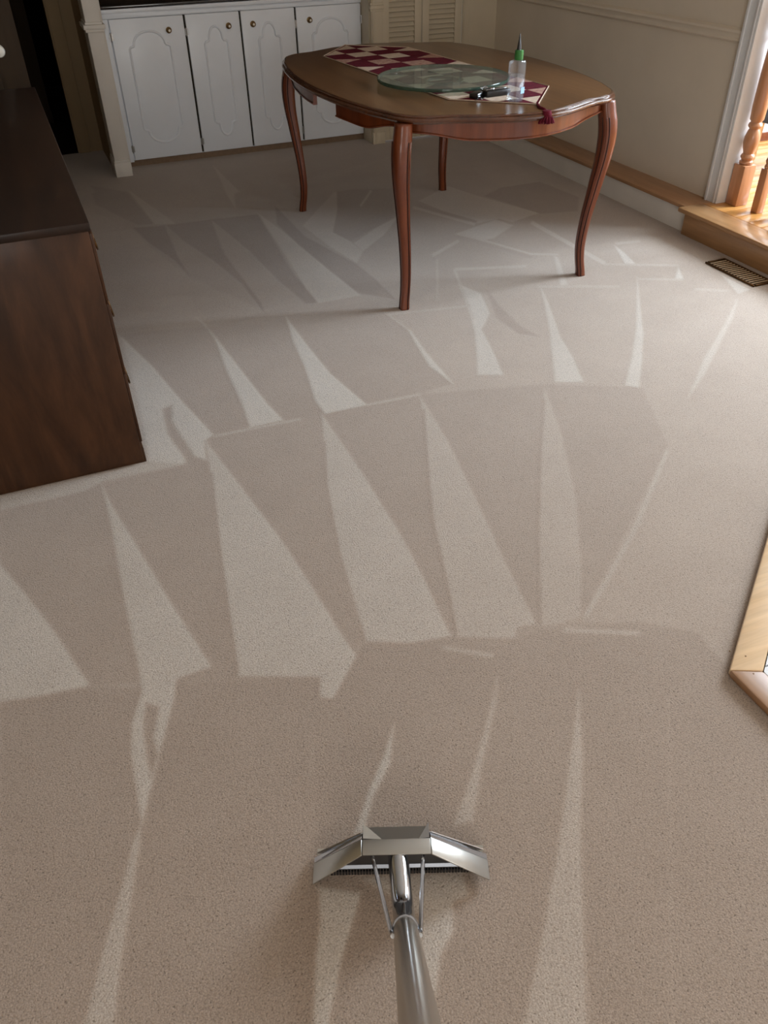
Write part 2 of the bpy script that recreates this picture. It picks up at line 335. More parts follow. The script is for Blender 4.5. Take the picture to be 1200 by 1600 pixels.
# carpet: brushed pile, cleaning head strokes plus painted shade stored as nap on a fine grid
NAP_SHADE = [
(-0.27,0.0058,[(-0.374,1.413),(-0.18,1.379),(-0.071,1.331),(0.007,1.317),(0.318,1.192),(0.299,1.139),(0.326,1.127),(0.421,1.228),(0.455,1.255),(0.553,1.206),(0.629,1.186),(0.792,1.119),(0.859,1.119),(1.106,1.042),(1.21,0.954),(1.2,0.832),(1.21,0.702),(0.746,0.219),(-0.409,0.714)]),  # foreground strokes field, also darkened to paint in the dimmer light
(-0.2,0.0055,[(-0.346,2.173),(-0.107,2.17),(-0.047,2.191),(0.232,2.187),(0.303,2.316),(0.636,2.303),(0.711,2.316),(0.878,2.293),(1.079,2.285),(1.526,2.164),(1.829,2.001),(1.665,1.643),(0.988,1.115),(0.859,1.119),(0.792,1.119),(0.455,1.255),(0.318,1.192),(0.008,1.319),(-0.18,1.381),(-0.374,1.417)]),
(-0.22,0.0074,[(0.165,3.232),(0.481,3.276),(0.522,3.154),(0.839,3.139),(1.266,3.126),(1.244,2.959),(1.257,2.762),(1.22,2.309),(1.069,2.29),(0.88,2.297),(0.71,2.312),(0.636,2.303),(0.333,2.324),(0.286,2.576)]),
(-0.15,0.0258,[(0.195,6.457),(0.604,5.786),(2.198,5.731),(3.02,4.976),(3.044,3.188),(2.785,3.269),(2.275,3.31),(1.692,3.15),(1.259,2.995),(1.266,3.126),(0.839,3.139),(0.522,3.154),(0.481,3.276),(0.165,3.232)]),  # far field, painted darker where less light reaches
(0.02,0.0121,[(0.175,4.554),(0.411,4.553),(0.466,4.185),(0.564,3.721),(0.766,3.231),(0.865,3.221),(0.525,3.166),(0.168,3.25)]),
(0.3,0.0061,[(-0.343,2.247),(0.103,2.249),(0.248,2.261),(0.244,2.194),(-0.044,2.208),(-0.106,2.177),(-0.345,2.183)]),
(0.5,0.0047,[(-0.363,1.943),(-0.291,1.749),(-0.234,1.577),(-0.18,1.385),(-0.292,1.401),(-0.38,1.42)]),
(0.45,0.0046,[(-0.049,2.188),(-0.035,2.068),(0.004,1.842),(0.051,1.56),(0.093,1.328),(0.008,1.323),(-0.006,1.272),(-0.098,1.054),(-0.127,0.981),(-0.128,1.027),(-0.123,1.148),(-0.108,1.239),(-0.07,1.324),(-0.067,1.402),(-0.063,1.662),(-0.052,1.944)]),
(-0.25,0.0042,[(-0.068,1.283),(-0.044,1.257),(-0.072,1.178),(-0.069,1.133),(-0.092,1.082),(-0.092,1.134),(-0.083,1.229)]),
(0.3,0.0035,[(-0.128,0.989),(-0.153,0.949),(-0.181,0.879),(-0.222,0.791),(-0.275,0.661),(-0.229,0.641),(-0.202,0.742),(-0.171,0.836),(-0.137,0.942)]),
(0.42,0.005,[(0.302,2.312),(0.347,1.985),(0.383,1.704),(0.398,1.525),(0.411,1.316),(0.419,1.222),(0.376,1.177),(0.324,1.124),(0.299,1.139),(0.319,1.195),(0.144,1.274),(0.159,1.392),(0.202,1.681),(0.243,1.927),(0.279,2.147)]),
(0.33,0.0052,[(0.714,2.31),(0.712,1.929),(0.701,1.612),(0.683,1.399),(0.657,1.204),(0.66,1.188),(0.622,1.193),(0.553,1.208),(0.456,1.257),(0.465,1.345),(0.511,1.59),(0.585,1.901),(0.649,2.101)]),
(0.2,0.0045,[(1.081,2.29),(1.04,1.984),(0.972,1.646),(0.917,1.393),(0.867,1.137),(0.819,1.146),(0.792,1.119),(0.666,1.179),(0.732,1.377),(0.804,1.605),(0.901,1.844),(1.032,2.157)]),
(0.1,0.0046,[(1.524,2.16),(1.394,1.837),(1.241,1.526),(1.094,1.28),(0.983,1.115),(0.917,1.115),(0.872,1.128),(1.036,1.408),(1.279,1.789),(1.435,2.026)]),
(-0.35,0.003,[(1.041,2.189),(0.896,1.846),(0.906,1.843),(1.052,2.186)]),
(-0.35,0.0027,[(0.896,1.846),(0.799,1.606),(0.808,1.603),(0.906,1.843)]),
(-0.35,0.0025,[(0.799,1.605),(0.728,1.377),(0.737,1.376),(0.809,1.604)]),
(-0.35,0.0023,[(0.728,1.377),(0.665,1.192),(0.673,1.191),(0.737,1.376)]),
(-0.315,0.003,[(1.461,2.073),(1.273,1.792),(1.281,1.787),(1.47,2.067)]),
(-0.315,0.0027,[(1.272,1.792),(1.03,1.411),(1.038,1.407),(1.281,1.787)]),
(-0.315,0.0023,[(1.03,1.41),(0.871,1.138),(0.879,1.135),(1.039,1.407)]),
(-0.27999999999999997,0.0029,[(0.658,2.138),(0.581,1.902),(0.588,1.899),(0.666,2.135)]),
(-0.27999999999999997,0.0026,[(0.581,1.901),(0.508,1.591),(0.515,1.59),(0.589,1.9)]),
(-0.27999999999999997,0.0023,[(0.508,1.59),(0.452,1.262),(0.458,1.262),(0.515,1.59)]),
(-0.27999999999999997,0.0028,[(0.271,2.111),(0.24,1.928),(0.247,1.926),(0.279,2.109)]),
(-0.27999999999999997,0.0026,[(0.24,1.928),(0.199,1.682),(0.206,1.68),(0.247,1.926)]),
(-0.27999999999999997,0.0023,[(0.199,1.682),(0.142,1.289),(0.147,1.288),(0.206,1.68)]),
(0.24499999999999997,0.0027,[(1.651,1.634),(1.331,1.364),(1.337,1.354),(1.655,1.623)]),
(0.24499999999999997,0.0024,[(1.332,1.364),(1.122,1.208),(1.126,1.199),(1.336,1.354)]),
(0.24499999999999997,0.0023,[(1.122,1.209),(0.992,1.117),(0.996,1.108),(1.126,1.199)]),
(-0.21,0.003,[(1.826,1.994),(1.666,1.649),(1.673,1.65),(1.834,1.996)]),
(-0.21,0.0032,[(1.407,2.194),(1.38,1.995),(1.388,1.999),(1.414,2.198)]),
(-0.24499999999999997,0.003,[(0.719,2.148),(0.778,2.037),(0.784,2.046),(0.725,2.157)]),
(0.21,0.0032,[(0.877,2.289),(1.076,2.277),(1.082,2.294),(0.882,2.305)]),
(0.21,0.0031,[(0.331,2.312),(0.635,2.295),(0.638,2.311),(0.334,2.328)]),
(-0.21,0.0022,[(0.858,1.117),(0.955,1.096),(0.959,1.104),(0.862,1.125)]),
(-0.21,0.0022,[(0.955,1.096),(1.095,1.027),(1.101,1.034),(0.96,1.103)]),
(-0.21,0.0022,[(1.095,1.028),(1.198,0.94),(1.205,0.947),(1.101,1.034)]),
(-0.21,0.0022,[(0.624,1.176),(0.775,1.099),(0.779,1.106),(0.628,1.184)]),
(0.13999999999999999,0.0021,[(0.614,1.157),(0.713,1.084),(0.723,1.097),(0.623,1.17)]),
(0.13999999999999999,0.0022,[(0.912,1.087),(1.076,1.003),(1.087,1.017),(0.922,1.101)]),
(0.25,0.007,[(0.152,3.271),(0.165,3.199),(0.107,2.283),(0.106,2.256),(0.104,2.498)]),
(0.65,0.0067,[(0.163,3.22),(0.232,2.914),(0.286,2.576),(0.335,2.332),(0.296,2.302),(0.278,2.186),(0.243,2.234),(0.204,2.2),(0.106,2.256),(0.113,2.342),(0.137,2.699)]),
(-0.2,0.0106,[(0.207,2.568),(0.244,2.581),(0.222,2.468),(0.237,2.328),(0.25,2.219),(0.258,2.099),(0.235,1.948),(0.228,2.057),(0.214,2.247),(0.194,2.391)]),
(0.65,0.0049,[(0.485,3.282),(0.515,3.09),(0.538,2.745),(0.559,2.452),(0.579,2.32),(0.46,2.324),(0.475,2.49),(0.486,2.747),(0.507,3.01),(0.505,3.196)]),
(0.65,0.0049,[(0.84,3.131),(0.836,2.834),(0.841,2.562),(0.88,2.297),(0.725,2.3),(0.721,2.398),(0.769,2.668),(0.793,2.879)]),
(0.6,0.0051,[(1.239,2.99),(1.266,2.77),(1.243,2.579),(1.226,2.306),(1.22,2.351),(1.205,2.469),(1.232,2.633),(1.262,2.792)]),
(0.55,0.0078,[(1.667,3.121),(1.71,2.996),(1.644,2.788),(1.537,2.665),(1.483,2.47),(1.426,2.29),(1.34,2.329),(1.413,2.472),(1.499,2.65),(1.592,2.884)]),
(-0.35,0.0108,[(1.756,3.022),(1.719,2.839),(1.697,2.611),(1.717,2.51),(1.654,2.565),(1.646,2.737)]),
(0.5,0.0051,[(1.986,2.931),(1.936,2.798),(1.797,2.48),(1.736,2.294),(1.666,2.121),(1.573,2.164),(1.706,2.397),(1.82,2.602)]),
(0.5,0.005,[(2.46,2.858),(2.26,2.573),(2.118,2.364),(1.942,2.143),(1.824,2.002),(1.792,2.038),(1.941,2.201),(2.111,2.4)]),
(0.35,0.0075,[(2.691,2.462),(2.541,2.322),(2.331,2.159),(2.098,1.978),(1.937,1.871),(2.191,2.086),(2.451,2.276)]),
(-0.62,0.0066,[(0.424,4.569),(0.586,4.526),(0.559,4.043),(0.558,3.75),(0.535,3.987),(0.461,4.29)]),
(-0.6,0.0064,[(0.597,4.532),(0.843,4.52),(0.779,3.968),(0.781,3.313),(0.766,3.209),(0.76,3.562),(0.708,3.905),(0.632,4.24)]),
(-0.6,0.0063,[(0.843,4.52),(1.104,4.492),(1.036,3.789),(1.016,3.552),(1.016,3.204),(0.96,3.222),(0.929,3.507),(0.904,3.978)]),
(0.28,0.0063,[(1.11,4.514),(1.146,4.179),(1.17,3.822),(1.198,3.407),(1.214,3.196),(1.011,3.198),(1.014,3.385),(1.046,3.718),(1.084,4.209)]),
(-0.62,0.0064,[(1.235,4.592),(1.23,4.03),(1.296,3.724),(1.333,3.555),(1.344,3.339),(1.338,3.092),(1.214,3.228),(1.189,3.497),(1.161,3.927),(1.154,4.289)]),
(0.25,0.0074,[(0.506,5.287),(0.619,4.7),(0.646,4.532),(0.535,4.574)]),
(-0.45,0.0114,[(0.493,5.25),(0.537,4.584),(0.453,4.601),(0.289,5.075),(0.302,5.489)]),
(0.28,0.0059,[(1.111,5.604),(1.117,4.947),(1.079,4.923),(1.015,4.647),(1.033,4.945),(1.069,5.22)]),
(-0.05,0.0108,[(0.22,5.005),(0.316,4.809),(0.374,4.582),(0.192,4.557)]),
(-0.05,0.0164,[(0.195,5.988),(0.287,5.603),(0.321,5.334),(0.2,5.253)]),
(-0.4,0.0072,[(1.661,4.725),(2.004,4.601),(1.799,4.133),(1.419,3.866),(1.378,4.014),(1.539,4.382)]),
(0.25,0.0069,[(1.658,4.727),(1.539,4.382),(1.384,4.033),(1.419,3.866),(1.425,3.702),(1.339,3.571),(1.297,3.822),(1.271,4.198),(1.538,4.564)]),
(0.32,0.0051,[(1.812,4.127),(1.615,3.879),(1.425,3.702),(1.427,3.832),(1.613,3.99)]),
(0.315,0.0053,[(1.845,4.634),(1.678,4.39),(1.679,4.367),(1.845,4.609)]),
(-0.1,0.0087,[(1.385,5.486),(1.728,5.619),(1.955,5.599),(1.493,5.449)]),
(-0.08,0.0082,[(1.388,4.989),(1.55,5.016),(1.98,5.175),(2.301,5.279),(1.941,5.077),(1.522,4.894),(1.363,4.884)]),
(-0.1,0.0079,[(1.39,4.814),(2.124,4.875),(2.052,4.71),(1.38,4.681)]),
(0.35,0.0072,[(2.018,4.318),(2.3,4.5),(2.387,4.207),(2.529,3.831),(2.323,3.764),(2.283,3.841),(2.124,3.825)]),
(-0.55,0.0074,[(2.579,4.336),(2.844,4.338),(2.889,3.976),(2.74,3.766),(2.532,3.817),(2.404,4.239)]),
(-0.08,0.008,[(2.613,4.779),(2.925,4.81),(2.844,4.338),(2.579,4.336)]),
(0.4,0.0101,[(1.955,3.728),(2.262,3.84),(2.3,3.718),(2.111,3.59),(2.043,3.581)]),
(-0.24499999999999997,0.0045,[(1.943,3.671),(2.133,3.262),(2.154,3.289),(1.963,3.702)]),
(0.27999999999999997,0.0045,[(1.97,3.716),(2.158,3.302),(2.174,3.323),(1.986,3.74)]),
(0.27999999999999997,0.0044,[(2.159,3.301),(2.273,3.238),(2.288,3.26),(2.173,3.324)]),
(0.35,0.0045,[(2.394,3.7),(2.401,3.038),(2.434,3.07),(2.431,3.742)]),
(0.315,0.0049,[(1.929,4.208),(2.109,3.799),(2.131,3.832),(1.951,4.246)]),
(-0.27999999999999997,0.005,[(1.964,4.241),(2.137,3.831),(2.16,3.865),(1.987,4.28)]),
(0.24499999999999997,0.0043,[(1.725,3.281),(2.053,3.171),(2.069,3.2),(1.74,3.31)]),
(0.27999999999999997,0.004,[(1.725,3.292),(1.545,2.758),(1.558,2.762),(1.74,3.298)]),
(0.24499999999999997,0.0045,[(1.707,3.48),(1.924,3.614),(1.936,3.654),(1.716,3.517)]),
(0.175,0.0042,[(1.712,3.451),(1.495,3.004),(1.503,3.0),(1.72,3.447)]),
(0.4,0.006,[(2.254,3.242),(2.262,3.22),(2.113,2.912),(2.079,2.912)]),
(0.21,0.0039,[(1.24,2.95),(1.602,2.883),(1.61,2.901),(1.247,2.968)]),
(0.27999999999999997,0.0045,[(2.614,3.238),(2.746,3.216),(2.767,3.247),(2.634,3.269)]),
(0.65,0.0046,[(2.607,3.241),(2.582,3.116),(2.545,2.985),(2.501,3.005)]),
(0.21,0.0042,[(2.4,3.039),(2.709,2.876),(2.725,2.895),(2.415,3.06)]),
(0.65,0.0035,[(2.701,2.866),(2.627,2.738),(2.592,2.754)]),
(0.24499999999999997,0.0041,[(2.437,2.822),(2.616,2.73),(2.631,2.748),(2.451,2.841)]),
(0.175,0.004,[(1.973,2.937),(2.303,2.783),(2.32,2.807),(1.988,2.962)]),
(0.175,0.0039,[(2.588,2.618),(2.714,2.536),(2.734,2.558),(2.608,2.641)]),
(0.5,0.0057,[(2.818,2.707),(2.815,2.52),(2.737,2.509)]),
(0.2,0.006,[(0.848,0.925),(0.751,0.762),(0.667,0.645),(0.579,0.507),(0.472,0.336),(0.375,0.377),(0.472,0.481),(0.585,0.606),(0.692,0.735),(0.795,0.86)]),
(0.2,0.0054,[(0.698,1.031),(0.652,0.959),(0.573,0.862),(0.473,0.729),(0.431,0.737),(0.487,0.792),(0.552,0.861),(0.634,0.954)]),
(0.5,0.0052,[(0.423,1.004),(0.376,0.915),(0.314,0.857),(0.269,0.796),(0.246,0.795),(0.313,0.878),(0.371,0.939)]),
(0.6,0.0044,[(0.15,0.73),(0.221,0.686),(0.182,0.635),(0.148,0.591),(0.087,0.501),(0.066,0.51),(0.105,0.61),(0.134,0.668)]),
(0.45,0.0057,[(0.227,0.716),(0.406,0.65),(0.401,0.602),(0.367,0.605),(0.343,0.557),(0.307,0.532),(0.272,0.48),(0.249,0.483),(0.301,0.608),(0.267,0.66)]),
(-0.35,0.0067,[(0.222,0.683),(0.257,0.639),(0.239,0.575),(0.2,0.563),(0.162,0.557),(0.132,0.565),(0.169,0.616)]),  # shade by the wand head, painted into the pile tone
(-0.35,0.0077,[(0.131,0.745),(0.149,0.717),(0.109,0.631),(0.064,0.516),(0.043,0.525),(0.052,0.633)]),  # shadow beside the wand head, painted as dark pile
(-0.13999999999999999,0.0019,[(0.258,1.08),(0.201,0.916),(0.205,0.914),(0.262,1.078)]),
(-0.13999999999999999,0.0017,[(1.017,0.825),(0.6,0.291),(0.604,0.289),(1.023,0.822)])]

def carpet_grid():
    xs = np.arange(-0.62, XL+.02, .0062)
    ys = [.12]
    while ys[-1] < 6.33: ys.append(ys[-1]+.0055+.0016*max(0, ys[-1]-.6))
    ys = np.array(ys)
    X, Y = np.meshgrid(xs, ys); nx, ny = len(xs), len(ys)
    X = X.ravel(); Y = Y.ravel(); nap_shade = np.zeros(X.shape)
    for v, b, poly in NAP_SHADE:
        b = max(b, .0075)
        q = np.array(poly); m = (X > q[:, 0].min()-2*b) & (X < q[:, 0].max()+2*b) & (Y > q[:, 1].min()-2*b) & (Y < q[:, 1].max()+2*b)
        idx = np.nonzero(m)[0]
        if not len(idx): continue
        x, y = X[idx], Y[idx]; ins = np.zeros(x.shape, bool); dmin = np.full(x.shape, 1e9)
        for (x0, y0), (x1, y1) in zip(q, np.roll(q, -1, 0)):
            if y0 != y1:
                c = ((y0 > y) != (y1 > y)) & (x < (x1-x0)*(y-y0)/(y1-y0)+x0); ins ^= c
            dx, dy = x1-x0, y1-y0; L = dx*dx+dy*dy+1e-12
            t = np.clip(((x-x0)*dx+(y-y0)*dy)/L, 0, 1)
            dmin = np.minimum(dmin, np.hypot(x-x0-t*dx, y-y0-t*dy))
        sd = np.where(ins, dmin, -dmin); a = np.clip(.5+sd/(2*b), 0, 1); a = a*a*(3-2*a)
        nap_shade[idx] = nap_shade[idx]*(1-a)+v*a
    Z = nap_shade*.0012
    co = np.stack([X, Y, Z], 1)
    i = np.arange(ny-1)[:, None]*nx+np.arange(nx-1)[None, :]
    f = np.stack([i, i+1, i+1+nx, i+nx], -1).reshape(-1, 4)
    me = bpy.data.meshes.new('floor')
    me.vertices.add(len(co)); me.vertices.foreach_set('co', co.ravel())
    me.loops.add(f.size); me.loops.foreach_set('vertex_index', f.ravel())
    me.polygons.add(len(f)); me.polygons.foreach_set('loop_start', np.arange(0, f.size, 4))
    me.polygons.foreach_set('use_smooth', np.ones(len(f), bool))
    me.update(calc_edges=True)
    at = me.attributes.new('nap_shade', 'FLOAT', 'POINT'); at.data.foreach_set('value', nap_shade.astype(np.float32))
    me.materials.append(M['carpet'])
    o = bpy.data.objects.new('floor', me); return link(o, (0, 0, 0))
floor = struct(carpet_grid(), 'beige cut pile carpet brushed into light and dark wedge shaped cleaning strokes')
bm = bmesh.new()
addbox(bm, (-1.7, -2.6, -.05), (-.61, 6.33, -.001)); addbox(bm, (-.615, -2.6, -.05), (XL, .13, -.001)); addbox(bm, (-.62, .12, -.05), (XL, 6.33, -.012))
finish('carpet_border', bm, 'carpet_plain', floor)
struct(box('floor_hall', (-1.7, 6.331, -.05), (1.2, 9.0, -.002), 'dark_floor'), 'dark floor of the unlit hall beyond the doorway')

# ---- walls
struct(box('wall_right', (XW, 3.24, 0), (XW+.14, YC+.7, 2.5), 'wall_beige'), 'beige painted wall beside the dining table')
low = struct(box('baseboard_right', (XL, 3.235, 0), (XW, YC, .112), 'pillar_white'), 'low off white wall under the oak ledge')
struct(box('trim_1', (XL-.012, 3.25, .112), (XW, YC, .130), 'oak', None, .004), 'oak ledge board running along the beige wall')
# chair rail: profiled
bm = bmesh.new()
prof = [(0, .835), (.010, .838), (.016, .846), (.010, .856), (.012, .868), (.022, .878), (.020, .888), (.008, .894), (0, .898)]
r0 = [bm.verts.new((XW-p, 3.30, z)) for p, z in prof]; r1 = [bm.verts.new((XW-p, YC, z)) for p, z in prof]
for i in range(len(prof)-1): bm.faces.new((r0[i], r0[i+1], r1[i+1], r1[i]))
bm.faces.new(r0); bm.faces.new(r1[::-1]); bm.faces.new((r0[-1], r0[0], r1[0], r1[-1]))
struct(finish('trim_2', bm, 'wall_beige', None, True), 'beige moulded chair rail on the wall beside the table')
# opening casing and jamb
bm = bmesh.new()
for x0, x1, y0, y1 in ((XW-.018, XW, 3.235, 3.305), (XW-.026, XW-.018, 3.29, 3.305), (XW-.024, XW-.018, 3.235, 3.247)):
    addbox(bm, (x0, y0, ZU), (x1, y1, 2.2))
struct(finish('trim_3', bm, 'trim_white', None, True, .002), 'white door casing at the end of the beige wall')
struct(box('trim_4', (XW-.018, 3.222, ZU), (XW+.145, 3.236, 2.2), 'trim_white', None, .002), 'white painted jamb behind the turned newel post')
struct(box('wall_header', (XW, -2.5, 2.2), (XW+.14, 3.24, 2.5), 'wall_beige'), 'beige wall above the kitchen opening')
struct(box('wall_entry', (XW, -2.5, 0), (XW+.14, -1.4, 2.2), 'wall_beige'), 'beige wall beside the entry')
struct(box('ceiling', (-1.8, -2.6, 2.5), (5.4, 9.0, 2.56), 'ceiling'), 'off white ceiling')
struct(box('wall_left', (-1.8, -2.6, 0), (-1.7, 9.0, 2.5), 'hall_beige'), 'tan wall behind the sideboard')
# rear wall with an unseen window added for the fill light
bm = bmesh.new()
addbox(bm, (-1.7, -2.6, 0), (5.3, -2.5, .7)); addbox(bm, (-1.7, -2.6, 2.2), (5.3, -2.5, 2.5))
addbox(bm, (-1.7, -2.6, .7), (-1.25, -2.5, 2.2)); addbox(bm, (.65, -2.6, .7), (5.3, -2.5, 2.2))
struct(finish('wall_rear', bm, 'wall_beige'), 'beige wall with an added window behind the photographer')
win = struct(box('window_1', (-1.25, -2.57, .7), (.65, -2.56, 2.2), 'window_glass'), 'wide unseen window added behind the photographer for fill light')
for a, b in (((-1.25, -2.58, .7), (-1.19, -2.5, 2.2)), ((.59, -2.58, .7), (.65, -2.5, 2.2)), ((-1.25, -2.58, .7), (.65, -2.5, .76)), ((-1.25, -2.58, 2.14), (.65, -2.5, 2.2)), ((-.32, -2.58, .7), (-.28, -2.5, 2.2))):
    box('window_frame', a, b, 'trim_white', win)

# ---- kitchen side
kf = struct(box('floor_kitchen', (3.18, -1.4, 0), (5.3, 4.2, ZU-.018), 'pit'), 'yellow pine plank floor of the kitchen')
pl0 = None; y = -1.4; k = 0
while y < 4.15:
    x = 3.18-(.37*k % .9)
    while x < 5.3:
        a, b = max(x, 3.14), min(x+1.2, 5.3)
        if b-a > .05:
            box('plank', (a, y, ZU-.018), (b-.002, y+.083, ZU+random.uniform(-.0006, 0)), 'pine', kf, .0012)
        x += 1.2
    y += .085; k += 1
struct(box('wall_kitchen', (3.35, 3.74, ZU), (3.92, 3.86, 2.5), 'kitchen_white'), 'bright white kitchen wall behind the newel post')
struct(box('wall_kitchen_back', (3.35, 4.10, ZU), (5.3, 4.2, 2.5), 'kitchen_white'), 'white kitchen wall at the far end of the pine floor')
struct(box('baseboard_kitchen', (3.92, 4.085, ZU), (5.3, 4.10, ZU+.05), 'mahogany', None, .003), 'narrow brown baseboard at the end of the pine floor')
bm = bmesh.new()
addbox(bm, (5.2, -1.4, 0), (5.3, 4.2, 1.05)); addbox(bm, (5.2, -1.4, 2.4), (5.3, 4.2, 2.5))
addbox(bm, (5.2, -1.4, 1.05), (5.3, 1.83, 2.4)); addbox(bm, (5.2, 3.13, 1.05), (5.3, 4.2, 2.4))
struct(finish('wall_kitchen_side', bm, 'kitchen_white'), 'white kitchen wall with a wide window')
win = struct(box('window_2', (5.25, 1.83, 1.05), (5.26, 3.13, 2.4), 'window_glass'), 'wide kitchen window letting in daylight')
for a, b in (((5.2, 1.83, 1.05), (5.28, 1.88, 2.4)), ((5.2, 3.08, 1.05), (5.28, 3.13, 2.4)), ((5.2, 1.83, 1.05), (5.28, 3.13, 1.11)), ((5.2, 1.83, 2.34), (5.28, 3.13, 2.4)), ((5.2, 2.46, 1.05), (5.28, 2.50, 2.4))):
    box('window_frame', a, b, 'trim_white', win)
struct(box('wall_kitchen_near', (XW+.14, -1.5, 0), (5.3, -1.4, 2.5), 'kitchen_white'), 'white kitchen wall near the entry')

# ---- oak step up to the kitchen
step = thing('oak_step', 'oak step with rounded nosing leading up to the kitchen floor', 'step', (3.05, 2.5, 0))
box('riser', (3.012, 1.2, 0), (3.034, 3.232, ZU-.02), 'oak_step', step, .002)
box('tread', (2.985, 1.2, ZU-.022), (3.138, 3.262, ZU+.002), 'oak_step', step, .008)

# ---- entry floor with mitred oak edging and pale tiles
entry = thing('entry_floor', 'pale tiled entry floor edged with mitred oak boards set flush in the carpet', 'tiled floor', (1.8, .4, 0))
A0 = Vector((1.184, .821)); D = Vector((.79, .613)).normalized(); Nn = Vector((D.y, -D.x))
wd = .068
def isect(p, d, q, e):
    c = d.x*e.y-d.y*e.x; t = ((q-p).x*e.y-(q-p).y*e.x)/c; return p+d*t
I0 = isect(Vector((A0.x+wd, 0)), Vector((0, 1)), A0+Nn*wd, D)
E1 = A0+D*2.2; E2 = E1+Nn*wd
prism('edge_board', [(A0.x, -1.3), (A0.x+wd, -1.3), (I0.x, I0.y-.0012), (A0.x, A0.y-.0012)], 0, .021, 'oak', entry, .005)
prism('edge_board', [tuple(A0), (I0.x, I0.y), tuple(E2), tuple(E1)], 0, .021, 'oak_pale', entry, .005)
ts = .30
for i in range(7):
    for j in range(11):
        x0, y0 = A0.x+wd+.002+i*ts, -1.3+j*ts
        pts = [Vector((x0, y0)), Vector((x0+ts-.004, y0)), Vector((x0+ts-.004, y0+ts-.004)), Vector((x0, y0+ts-.004))]
        # keep the tile on the entry side of the angled board
        ref = I0+Nn*.002; out = []
        for a, b in zip(pts, pts[1:]+pts[:1]):
            da, db = (a-ref).dot(Nn), (b-ref).dot(Nn)
            if da >= 0: out.append(a)
            if da*db < 0: out.append(a+(b-a)*(da/(da-db)))
        out = [p for p in out]
        if len(out) >= 3 and x0 < 2.95:
            prism('tile', [(min(p.x, 3.0), p.y) for p in out], 0, .0175, 'tile_white', entry)
for px, py in ((1.223, .865), (1.246, .838), (1.225, .79), (1.60, 1.12)):
    lathe('nail', [(.0022, 0), (.0022, .0006)], (px, py, .0208), 'bronze', entry, 8)

# ---- closet wall with louvred doors
bm = bmesh.new()
addbox(bm, (2.27, YC, 2.05), (XW, YC+.1, 2.5)); addbox(bm, (2.985, YC, 0), (XW, YC+.1, 2.05))
addbox(bm, (2.27, YC+.02, 0), (2.31, YC+.7, 2.05))
struct(finish('wall_back', bm, 'cream'), 'cream wall around the louvred closet doors')
bm = bmesh.new()
for x0, x1 in ((2.275, 2.355), (2.945, 2.995)):
    addbox(bm, (x0, YC-.018, 0), (x1, YC, 2.1)); addbox(bm, (x0+.006, YC-.026, 0), (x0+.022, YC-.018, 2.1))
addbox(bm, (2.275, YC-.018, 2.05), (2.995, YC, 2.11))
addbox(bm, (2.268, YC-.024, 0), (2.36, YC, .075))
struct(finish('trim_5', bm, 'cream', None, True, .002), 'cream door casing around the louvred closet doors')
bm = bmesh.new(); addbox(bm, (2.268, YC-.022, .80), (2.36, YC, .815)); addbox(bm, (2.264, YC-.03, .815), (2.362, YC, .835)); addbox(bm, (2.268, YC-.022, .835), (2.36, YC, .85))
struct(finish('trim_6', bm, 'cream', None, True, .003), 'short moulded band on the closet door casing')
for n, (x0, x1) in enumerate(((2.357, 2.6435), (2.6495, 2.943))):
    d = struct(link(bpy.data.objects.new('door_%d' % (n+1), None), ((x0+x1)/2, YC+.01, 0)), 'cream louvred closet door panel ' + ('beside the white cabinet' if n == 0 else 'beside the beige wall'))
    for a, b in ((x0, x0+.05), (x1-.05, x1)): box('stile', (a, YC, .012), (b, YC+.03, 2.04), 'cream', d, .002)
    for a, b in ((.012, .16), (.98, 1.08), (1.95, 2.04)): box('rail', (x0+.05, YC, a), (x1-.05, YC+.03, b), 'cream', d, .002)
    box('backing', (x0+.05, YC+.028, .012), (x1-.05, YC+.031, 2.04), 'cream', d)
    first = None; z = .175
    while z < 1.94:
        if not (.965 < z < 1.09):
            if first is None:
                bm = bmesh.new(); addbox(bm, (x0+.05, YC+.013, z-.017), (x1-.05, YC+.019, z+.017), Matrix.Rotation(math.radians(-38), 3, 'X'))
                first = finish('slat', bm, 'cream', d); z0 = z; l0 = WORLD[first.name].copy()
            else:
                share(first, 'slat', l0+Vector((0, 0, z-z0)), d)
        z += .0285

